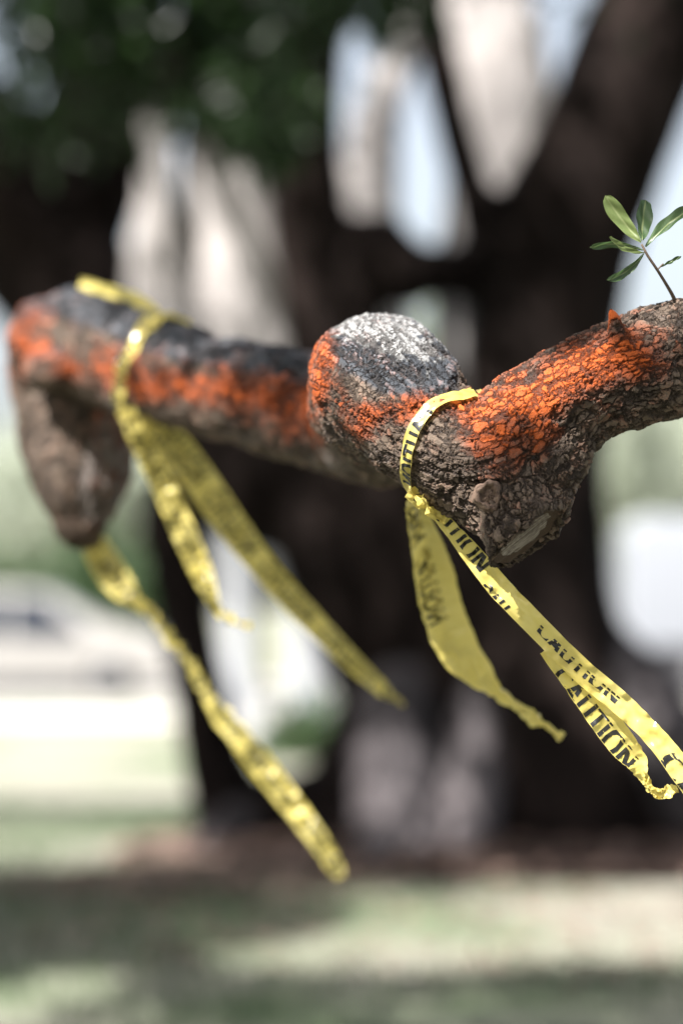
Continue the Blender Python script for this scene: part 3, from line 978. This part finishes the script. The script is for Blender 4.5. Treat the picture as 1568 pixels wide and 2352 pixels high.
stem = bark_mesh('stem', stem_rows, M['sunlit_bark'], tree, .03, 3, .045)
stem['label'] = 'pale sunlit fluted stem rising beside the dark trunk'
stem2 = bark_mesh('stem', [[(1130, 900, 15.5, 150), (1140, 650, 15.5, 140), (1165, 400, 15.5, 125), (1160, 200, 15.5, 112), (1120, 0, 15.6, 100), (1080, -300, 15.7, 80)]], M['sunlit_bark'], tree, .035, 3, .06)
stem3 = bark_mesh('stem', [[(860, 900, 15.0, 90), (845, 600, 15.0, 72), (850, 380, 15.1, 66), (880, 220, 15.2, 60), (930, 60, 15.4, 50), (1000, -200, 15.6, 40)]], M['sunlit_bark'], tree, .035, 3, .045)

# ------------------------------------------------------------------ leaves
def leaf_mesh(name, C, size, mat, parent=None, droop=.3, seed=0):
    """many folded leaf blades at the points C, one mesh"""
    r = np.random.default_rng(seed)
    n_ = len(C)
    a = r.normal(size=(n_, 3)); a[:, 2] -= droop; a /= np.linalg.norm(a, axis=1)[:, None]
    b = np.cross(a, r.normal(size=(n_, 3))); b /= np.linalg.norm(b, axis=1)[:, None]
    c = np.cross(a, b)
    L = size * r.uniform(.7, 1.3, n_)[:, None]; Wd = L * .19
    P = np.stack([C, C + a * L * .45 + b * Wd + c * Wd * .35, C + a * L, C + a * L * .45 - b * Wd + c * Wd * .35, C + a * L * .5], 1)
    k = np.arange(n_)[:, None] * 5
    F = np.concatenate([k + np.array((0, 1, 4)), k + np.array((1, 2, 4)), k + np.array((2, 3, 4)), k + np.array((3, 0, 4))], 0)
    return mesh_np(name, P.reshape(-1, 3), F, mat, parent, smooth=False)


def clump_points(C, R, per, r):
    n_ = len(C)
    d = r.normal(size=(n_, per, 3)); d /= np.linalg.norm(d, axis=2)[:, :, None]
    return (C[:, None, :] + d * (R[:, None, None] * r.uniform(.25, 1, (n_, per, 1)) ** .6)).reshape(-1, 3)


SUNV = np.array(SUN)


def sun_gap(C, targets, leak=0.0):
    """False where a clump would stand between the sun and one of the (point, radius) openings of the crown"""
    ok = np.ones(len(C), bool)
    for p, rad in targets:
        q = C - np.asarray(p)
        t = q @ SUNV
        dist = np.linalg.norm(q - t[:, None] * SUNV, axis=1)
        ok &= ~((t > 0) & (dist < rad) & (hash3(np.round(C * 900), 6) > leak))
    return ok


r = np.random.default_rng(3)
# crown of the big tree
C = r.normal(size=(8000, 3)); C /= np.linalg.norm(C, axis=1)[:, None]
C = np.array((-2.0, 9.8, 6.6)) + C * (r.uniform(.15, 1, (len(C), 1)) ** .4) * np.array((8.2, 6.6, 3.3))
x_, y_, d_ = to_px(C)
G = C - SUNV * (C[:, 2] / SUNV[2])[:, None]                 # where its shadow lies


def sunlit_ground(P):
    """True where a leaf's shadow would fall on ground that lies in the sun"""
    G = P - SUNV * (P[:, 2] / SUNV[2])[:, None]
    x, y = G[:, 0], G[:, 1]
    wob = .35 * fbm(np.stack([x * 1.3, y * 1.3, 0 * x], 1), 2)
    L = (x < -.62 + wob) & (y > 12.0 + wob) & ~((y > 15.4) & (y < 16.3) & (x < -.9))
    L |= y > 17.2
    L |= (y > 8.75 + wob) & (y < 11.6 + wob * 1.5 - .5 * (x < .6)) & (x > -.2 + 2 * wob) & (fbm(np.stack([x * .9, y * 2.6, 0 * x + 4], 1), 2) > -.30)
    L |= x > 5.0
    L |= (y < 8.6) & (fbm(np.stack([x * 1.5, y * 1.1, 0 * x], 1), 2) > .25)
    return L


inframe = (d_ > 1) & (x_ > -150) & (x_ < 1720) & (y_ > -110)
targets = [(at(500, 600, 13.3), .5), (at(540, 740, 13.3), .5), (at(362, 480, 13.0), .35), (at(1150, 250, 15.4), .6), (at(1170, 400, 15.4), .5), (at(860, 350, 15.0), .5), (at(890, 1720, 12.3), .3), (at(960, 1900, 12.2), .18), (at(490, 420, 13.3), .4), (at(1510, 250, 12.85), .28), (at(1430, 560, 12.85), .16), (at(1400, 1640, 12.6), .26), (at(1110, 1680, 12.6), .16), (at(870, 640, 12.9), .16), (at(1340, 950, 12.8), .12), (at(760, 1300, 12.8), .12), (at(600, 215, 9.9), .32), (at(510, 225, 10), .12)]
keep = ~inframe & (C[:, 2] > 3.3)
C = C[keep]
# sprays that hang into view at the top
hang = []
for x0, x1, y0, y1, d0, d1, k in [(150, 640, -80, 150, 9.0, 11, 70), (330, 700, 60, 260, 9.5, 11, 40), (540, 680, 200, 330, 9.5, 10.3, 16), (0, 200, -80, 120, 9.5, 11.5, 18), (790, 960, -60, 40, 10, 13, 12), (820, 960, 80, 200, 14.5, 16, 7),
                                  (1200, 1330, -60, 150, 14.5, 16.5, 12), (0, 300, 100, 330, 11, 13, 14), (640, 800, -80, 60, 9, 11, 14)]:
    for _ in range(k):
        hang.append(at(r.uniform(x0, x1), r.uniform(y0, y1), r.uniform(d0, d1)))
hang = np.array(hang)
LP = np.vstack([clump_points(C, r.uniform(.3, .55, len(C)), 26, r), clump_points(hang, r.uniform(.1, .24, len(hang)), 26, r)])
LP = LP[~sunlit_ground(LP) & sun_gap(LP, targets, .10)]
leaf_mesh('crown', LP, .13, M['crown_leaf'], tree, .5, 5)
# thin boughs that carry the sprays
bm = bmesh.new()
for rows in ([(742, -250, 13.2, 40), (600, -60, 11.5, 14), (480, 60, 10.4, 8), (380, 160, 9.8, 4)], [(600, -60, 11.5, 12), (640, 120, 10.6, 7), (620, 260, 10.0, 4)], [(200, -200, 13.2, 40), (150, -40, 11.4, 12), (60, 90, 10.5, 5)]):
    px_tube(bm, rows, 24, 8)
bm_obj('bough', bm, M['shaded_bark'], tree, True)

# trunk and crown of the limb's own tree, standing beside the frame, plus an added skirt of leaves
bm = bmesh.new()
bm_tube(bm, catmull(np.array([(1.52, 3.15, -.1), (1.5, 3.1, .6), (1.45, 3.1, 1.6), (1.5, 3.15, 2.8), (1.35, 3.2, 4.4), (1.0, 3.1, 5.6)]), 40), np.interp(np.arange(40), [0, 6, 20, 39], [.34, .24, .2, .10]), 22)
bm_tube(bm, catmull(np.array([(1.47, 3.15, 2.7), (.6, 2.5, 3.6), (-.8, 1.6, 4.3), (-2.4, .9, 4.9)]), 30), np.linspace(.11, .03, 30), 14)
bm_tube(bm, catmull(np.array([(1.4, 3.2, 3.6), (.9, 4.2, 4.5), (-.2, 5.2, 5.2)]), 30), np.linspace(.09, .03, 30), 14)
px_tube(bm, [(3400, 600, 3.1, 200), (2900, 760, 3.08, 165), (2400, 870, 3.05, 145), (2000, 850, 3.02, 136), (1850, 822, 3.0, 132), (1790, 812, 3.0, 128)], 40)
Vt, Ft, Ntt = remeshed(bm, .016, 3, 0)
Vt = Vt + Ntt * (fbm(Vt * np.array((14, 14, 5)), 4) * .03)[:, None]
mesh_np('trunk', Vt, Ft, M['far_bark'], limb_root)
sph = lambda n_: (lambda g: g / np.linalg.norm(g, axis=1)[:, None] * (r.uniform(.1, 1, (n_, 1)) ** .45))(r.normal(size=(n_, 3)))
C2 = np.array((-2.0, .6, 5.0)) + sph(1100) * np.array((3.6, 3.2, 1.3))
aa = r.uniform(-1.9, 1.9, 1900)
rad = r.uniform(4.2, 6.2, 1900)
shade_skirt = np.stack([np.sin(aa) * rad * 1.15, 1.5 - np.cos(aa) * rad, r.uniform(.5, 4.8, 1900)], 1)  # unseen leaf skirt behind the camera, added to block low sky light
C2 = np.vstack([C2, shade_skirt[shade_skirt[:, 1] < 1.0]])
x2, y2, d2 = to_px(C2)
tg2 = [(at(865, 745, 3.1), .17), (at(1400, 1600, 2.94), .24), (at(1150, 1350, 2.98), .10), (at(1520, 700, 3.0), .06), (at(1440, 500, 2.95), .08), (at(590, 225, 10.0), .16)]
C2 = C2[~((d2 > .8) & (x2 > -200) & (x2 < 1800) & (y2 > -120))]
LP2 = clump_points(C2, r.uniform(.22, .42, len(C2)), 30, r)
tg3 = [(at(px_, py_, d_), .10) for px_, py_, d_ in ((430, 1080, 4.0), (560, 1240, 4.05), (700, 1410, 4.06), (840, 1545, 4.05), (440, 1270, 3.98), (250, 1310, 4.2), (450, 1545, 4.16), (600, 1760, 4.14), (740, 1950, 4.1), (1000, 1350, 3.36), (1060, 1490, 3.36), (1220, 1640, 3.36))]
LP2 = LP2[~sunlit_ground(LP2) & sun_gap(LP2, tg2) & sun_gap(LP2, tg3, .22)]
leaf_mesh('crown', LP2, .10, M['crown_leaf'], limb_root, .4, 6)  # crown together with the added light-blocking skirt

# ------------------------------------------------------------------ lawn grass and fallen leaves
ng = 42000
gx = r.uniform(-3.2, 3.6, ng); gy = 5.5 + 9.5 * r.uniform(0, 1, ng) ** .8
keep = ((((gx - 1.75) / 2.8) ** 2 + ((gy - 13.2) / 2.2) ** 2) > 1) & (fbm(np.stack([gx * .9, gy * .9, gx * 0], 1), 3) > -.16 + .22 * ((gy > 8.8) & (gx > -.3)))
gx, gy = gx[keep], gy[keep]
h = r.uniform(.03, .075, len(gx)); a = r.uniform(0, 6.28, len(gx)); wv = .004
B0 = np.stack([gx, gy, np.zeros_like(gx)], 1)
dx = np.stack([np.cos(a), np.sin(a), 0 * a], 1); tip = B0 + np.stack([r.normal(0, .02, len(gx)), r.normal(0, .02, len(gx)), h], 1)
P = np.stack([B0 - dx * wv, B0 + dx * wv, tip], 1).reshape(-1, 3)
tag(mesh_np('grass', P, np.arange(len(P)).reshape(-1, 3), M['grass'], smooth=False), 'short patchy lawn grass under the tree', 'grass', kind='stuff')


def litter(name, cx, cy, rx, ry, n_, mat, label, z0=.05, size=.07, sd=1):
    rr = np.random.default_rng(sd)
    a = rr.uniform(0, 6.28, n_); k = np.sqrt(rr.uniform(0, 1, n_))
    x = cx + rx * k * np.cos(a); y = cy + ry * k * np.sin(a)
    e = np.clip(np.sqrt(((x - 1.75) / 3.0) ** 2 + ((y - 13.2) / 2.1) ** 2), 0, 1)
    z = np.interp(e, [0, .35, .7, .9, 1], [.10, .095, .062, .035, .016]) + rr.uniform(0, .02, n_)
    t = rr.uniform(0, 6.28, n_)
    u = np.stack([np.cos(t), np.sin(t), rr.normal(0, .25, n_)], 1) * size * rr.uniform(.6, 1.2, (n_, 1)); v = np.stack([-np.sin(t), np.cos(t), rr.normal(0, .25, n_)], 1) * size * .3
    c = np.stack([x, y, z], 1)
    P = np.stack([c - u, c + v, c + u, c - v], 1).reshape(-1, 3)
    return tag(mesh_np(name, P, np.arange(len(P)).reshape(-1, 4), mat, smooth=False), label, 'leaves', kind='stuff')


litter('leaf_litter', 1.6, 12.7, 2.8, 1.35, 4600, M['litter'], 'dry brown fallen leaves strewn round the tree roots')
litter('red_leaves', 2.0, 11.75, .28, .16, 160, M['red_litter'], 'small heap of reddish fallen leaves beside the roots', sd=4)
litter('leaf_litter', -.9, 11.2, 1.0, .55, 500, M['litter'], 'dry leaves lying in dark shade at the lawn edge', sd=12)
litter('leaf_litter', 1.2, 9.6, 2.6, 1.3, 900, M['litter'], 'scattered dry leaves on the open lawn before the tree', sd=8, size=.05)


# ------------------------------------------------------------------ beyond the tree
def bush(name, label, cat, base, rx, ry, h_, n_, size, mat, seed, group=None, stems=True, parent=None):
    rr = np.random.default_rng(seed)
    root = empty(name, tuple(base), label, cat, group)
    q = rr.normal(size=(n_ // 22, 3)); q /= np.linalg.norm(q, axis=1)[:, None]; q[:, 2] = np.abs(q[:, 2])
    q = q * (rr.uniform(.3, 1, (len(q), 1)) ** .4) * np.array((rx, ry, h_)) * (1 + .2 * fbm(q * 2.5 + seed, 2))[:, None]
    C_ = np.asarray(base) + q
    leaf_mesh('foliage', clump_points(C_, np.full(len(C_), min(rx, h_) * .18), 22, rr), size, mat, root, .2, seed)
    bm = bmesh.new()
    for k in range(5):
        e_ = np.asarray(base) + np.array((rr.uniform(-.6, .6) * rx, rr.uniform(-.6, .6) * ry, h_ * .7))
        bm_tube(bm, catmull(np.array([np.asarray(base) + (0.1 * k - .2, 0, -.05), (np.asarray(base) * .5 + e_ * .5) + (0, 0, .1), e_]), 10), np.linspace(.04, .012, 10), 8)
    bm_obj('stem', bm, M['far_bark'], root, True)
    return root


def far_tree(base, h_, rx, rz, n_, size, mat, seed, label, group):
    rr = np.random.default_rng(seed)
    root = empty('street_tree', tuple(base), label, 'tree', group)
    b = np.asarray(base, float)
    bm = bmesh.new()
    top = b + (rr.uniform(-.4, .4), rr.uniform(-.4, .4), h_ * .72)
    bm_tube(bm, catmull(np.array([b + (0, 0, -.2), b + (rr.uniform(-.2, .2), 0, h_ * .3), top]), 20), np.linspace(h_ * .032, h_ * .012, 20), 12)
    for k in range(6):
        a = k * 1.05 + rr.uniform(0, .5)
        s0 = b + (top - b) * rr.uniform(.45, .85)
        bm_tube(bm, catmull(np.array([s0, s0 + (math.cos(a) * rx * .35, math.sin(a) * rx * .35, rz * .25), s0 + (math.cos(a) * rx * .75, math.sin(a) * rx * .75, rz * .6)]), 10), np.linspace(h_ * .012, h_ * .003, 10), 8)
    bm_obj('trunk', bm, M['far_bark'], root, True)
    q = rr.normal(size=(n_ // 24, 3)); q /= np.linalg.norm(q, axis=1)[:, None]
    q = q * (rr.uniform(.3, 1, (len(q), 1)) ** .45) * np.array((rx, rx, rz)) * (1 + .35 * fbm(q * 2.2 + seed, 2))[:, None]
    C_ = b + (0, 0, h_ - rz) + q
    leaf_mesh('crown', clump_points(C_, rr.uniform(.10, .22, len(C_)) * rx, 24, rr), size, mat, root, .2, seed)
    return root


def gpt(px_, d_):
    p = at(px_, 1392, d_); return np.array((p[0], p[1], 0.0))


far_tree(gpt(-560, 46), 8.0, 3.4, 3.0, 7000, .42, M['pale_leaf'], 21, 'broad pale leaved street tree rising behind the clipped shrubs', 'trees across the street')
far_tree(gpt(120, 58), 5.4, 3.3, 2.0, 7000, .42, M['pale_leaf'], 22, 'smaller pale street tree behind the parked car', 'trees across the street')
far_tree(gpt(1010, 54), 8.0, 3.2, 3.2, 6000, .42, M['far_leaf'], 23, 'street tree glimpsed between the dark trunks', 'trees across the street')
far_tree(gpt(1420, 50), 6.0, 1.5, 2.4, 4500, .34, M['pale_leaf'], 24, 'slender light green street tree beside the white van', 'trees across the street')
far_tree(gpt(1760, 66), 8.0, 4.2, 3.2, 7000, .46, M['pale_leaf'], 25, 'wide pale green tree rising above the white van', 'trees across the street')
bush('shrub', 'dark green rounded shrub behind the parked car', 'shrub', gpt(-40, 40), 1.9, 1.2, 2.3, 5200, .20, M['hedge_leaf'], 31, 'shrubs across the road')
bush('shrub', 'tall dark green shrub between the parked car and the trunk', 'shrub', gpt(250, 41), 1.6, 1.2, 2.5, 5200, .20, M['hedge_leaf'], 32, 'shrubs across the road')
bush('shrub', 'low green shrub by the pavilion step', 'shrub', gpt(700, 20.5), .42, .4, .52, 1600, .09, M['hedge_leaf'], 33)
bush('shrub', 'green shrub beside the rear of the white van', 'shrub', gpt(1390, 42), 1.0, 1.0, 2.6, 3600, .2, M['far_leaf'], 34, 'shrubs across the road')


def lathe(bm, prof, loc, axis='Y', seg=28):
    rings_ = []
    for r_, z_ in prof:
        ring = []
        for j in range(seg):
            a = 2 * math.pi * j / seg
            p = (r_ * math.cos(a), z_, r_ * math.sin(a)) if axis == 'Y' else (r_ * math.cos(a), r_ * math.sin(a), z_)
            ring.append(bm.verts.new(Vector(p) + Vector(loc)))
        rings_.append(ring)
    for a, b in zip(rings_[:-1], rings_[1:]):
        for j in range(seg):
            bm.faces.new((a[j], a[(j + 1) % seg], b[(j + 1) % seg], b[j]))
    bmesh.ops.contextual_create(bm, geom=rings_[0]); bmesh.ops.contextual_create(bm, geom=rings_[-1])


def vehicle(name, label, cat, loc, flip, side, width, paint_m, windows, wheels, wr, lamp_z, length, extras=()):
    """side: outline in (x, z), nose towards +x before flip; windows: list of outlines on the flank"""
    root = empty(name, tuple(loc), label, cat)
    o3 = np.asarray(loc, float)
    fx = -1 if flip else 1
    tr = lambda x, y, z: (o3[0] + fx * x, o3[1] + y, o3[2] + z)
    bm = bmesh.new()
    zmax = max(z for _, z in side)
    sect = [(-1, .0), (-1, 0)]
    tumble = lambda z: width / 2 - max(0, z - .55 * zmax) * .16
    L_ = [bm.verts.new(tr(x, -tumble(z), z)) for x, z in side]
    R_ = [bm.verts.new(tr(x, tumble(z), z)) for x, z in side]
    m = len(side)
    bm.faces.new(L_); bm.faces.new(R_[::-1])
    for i in range(m):
        bm.faces.new((L_[i], R_[i], R_[(i + 1) % m], L_[(i + 1) % m]))
    bmesh.ops.recalc_face_normals(bm, faces=bm.faces[:])
    bmesh.ops.bevel(bm, geom=bm.edges[:], offset=.05, segments=3, affect='EDGES', profile=.6, clamp_overlap=True)
    body = bm_obj('body', bm, paint_m, root, True)
    for wl in windows:
        for s in (-1, 1):
            bm = bmesh.new()
            inn = [bm.verts.new(tr(x, s * (tumble(z) + .004), z)) for x, z in wl]
            out = [bm.verts.new(tr(x, s * (tumble(z) - .03), z)) for x, z in wl]
            bm.faces.new(inn); k = len(wl)
            for i in range(k): bm.faces.new((inn[i], inn[(i + 1) % k], out[(i + 1) % k], out[i]))
            bmesh.ops.recalc_face_normals(bm, faces=bm.faces[:])
            bm_obj('side_window', bm, M['glass'], root)
    for x in wheels:
        for s in (-1, 1):
            y = s * (width / 2 - .10)
            bm = bmesh.new()
            lathe(bm, [(wr * .62, -.11), (wr * .95, -.11), (wr, -.06), (wr, .06), (wr * .95, .11), (wr * .62, .11)], tr(x, y, wr))
            w_ = bm_obj('wheel', bm, M['rubber'], root, True)
            bm = bmesh.new()
            lathe(bm, [(wr * .12, s * .118), (wr * .3, s * .125), (wr * .6, s * .112), (wr * .62, s * .08)], tr(x, y, wr), seg=20)
            bm_obj('rim', bm, M['hub'], w_, True)
    x0, x1 = min(x for x, _ in side), max(x for x, _ in side)
    for s in (-1, 1):
        for x, mat, nm in ((x1, M['metal'], 'headlight'), (x0, M['red_lens'], 'tail_light')):
            bm = bmesh.new()
            a = tr(x - .05, s * width * .36 - .13, lamp_z); b = tr(x + .03, s * width * .36 + .13, lamp_z + .16)
            bm_box(bm, min(a[0], b[0]), max(a[0], b[0]), min(a[1], b[1]), max(a[1], b[1]), a[2], b[2], .015)
            bm_obj(nm, bm, mat, root, True)
    for nm, (xa, xb, za, zb), out, mat in extras:
        bm = bmesh.new()
        a = tr(xa, -width / 2 - out, za); b = tr(xb, width / 2 + out, zb)
        bm_box(bm, min(a[0], b[0]), max(a[0], b[0]), a[1], b[1], a[2], b[2], .02)
        bm_obj(nm, bm, mat, root, True)
    return root


car_side = [(-2.15, .30), (-2.2, .62), (-2.12, .98), (-1.85, 1.34), (-1.35, 1.50), (-.2, 1.55), (.45, 1.50), (1.15, 1.05), (1.95, .90), (2.18, .66), (2.18, .30)]
car_win = [[(-1.86, .88), (-1.55, 1.36), (-.95, 1.44), (-.95, .88)], [(-.87, .88), (-.87, 1.44), (-.05, 1.44), (-.05, .88)], [(.03, .88), (.03, 1.44), (.42, 1.41), (.98, .98), (1.0, .88)]]
vehicle('parked_car', 'cream coloured hatchback parked at the roadside beyond the sunny lawn', 'car', gpt(40, 33.2), False, car_side, 1.75, M['car_white'], car_win, (-1.35, 1.35), .31, .68, 4.4,
        [('sill', (-1.0, 1.0, .22, .34), -.03, M['dark_plastic']), ('bumper', (2.02, 2.24, .30, .52), -.08, M['dark_plastic']), ('bumper', (-2.24, -2.06, .30, .52), -.08, M['dark_plastic'])])
van_side = [(-2.7, .35), (-2.75, .7), (-2.72, 2.25), (-2.55, 2.48), (1.2, 2.5), (1.75, 2.2), (2.25, 1.35), (2.85, 1.1), (2.98, .75), (2.98, .35)]
van_win = [[(1.0, 1.35), (1.0, 2.05), (1.55, 2.05), (2.0, 1.38)]]
vehicle('delivery_van', 'tall white delivery van parked at the kerb beyond the tree', 'van', gpt(1890, 32.8), False, van_side, 2.0, M['van_white'], van_win, (-1.75, 1.95), .36, .8, 5.7,
        [('sill', (-2.45, 1.4, .10, .78), .012, M['dark_plastic']), ('bumper', (-2.84, -2.60, .30, .58), -.06, M['dark_plastic']), ('bumper', (2.82, 3.05, .30, .6), -.06, M['dark_plastic'])])

# pavilion with white columns
pav_o = gpt(640, 24.5)
pav = empty('garden_pavilion', tuple(pav_o), 'pale columned garden pavilion seen through the gap between the trunks', 'pavilion')


def part_box(nm, parent, mat, x0, x1, y0, y1, z0, z1, bev=.01, base=None):
    b = pav_o if base is None else base
    bm = bmesh.new(); bm_box(bm, b[0] + x0, b[0] + x1, b[1] + y0, b[1] + y1, b[2] + z0, b[2] + z1, bev)
    return bm_obj(nm, bm, mat, parent)


part_box('step', pav, M['white'], -.75, .72, -.35, -.02, 0, .10)
part_box('floor_slab', pav, M['concrete'], -.72, 2.6, 0, 2.6, 0, .18)
for cx_, cy_ in ((-.41, .25), (.29, .25), (2.2, .25), (1.1, 2.3), (2.2, 2.3)):
    bm = bmesh.new()
    lathe(bm, [(.19, .12), (.19, .30), (.175, .34), (.172, 1.2), (.155, 2.2), (.18, 2.26), (.19, 2.32)], (pav_o[0] + cx_, pav_o[1] + cy_, .06), 'Z', 24)
    colm = bm_obj('column', bm, M['white'], pav, True)
    part_box('plinth', colm, M['white'], cx_ - .22, cx_ + .22, cy_ - .22, cy_ + .22, .18, .32)
    part_box('capital', colm, M['white'], cx_ - .23, cx_ + .23, cy_ - .23, cy_ + .23, 2.36, 2.46)
part_box('beam', pav, M['white'], -.75, 2.6, .05, .45, 2.462, 2.72)
part_box('beam', pav, M['white'], -.75, 2.6, 2.1, 2.5, 2.462, 2.72)
bm = bmesh.new()
rx0, rx1, ry0, ry1 = pav_o[0] - 1.0, pav_o[0] + 2.85, pav_o[1] - .2, pav_o[1] + 2.75
bv = [bm.verts.new(p) for p in ((rx0, ry0, 2.725), (rx1, ry0, 2.725), (rx1, ry1, 2.725), (rx0, ry1, 2.725), (rx0 + 1.1, (ry0 + ry1) / 2, 3.3), (rx1 - 1.1, (ry0 + ry1) / 2, 3.3))]
for f in ((0, 3, 2, 1), (0, 1, 5, 4), (1, 2, 5), (2, 3, 4, 5), (3, 0, 4)): bm.faces.new([bv[i] for i in f])
bm_obj('roof', bm, M['roof_tin'], pav)
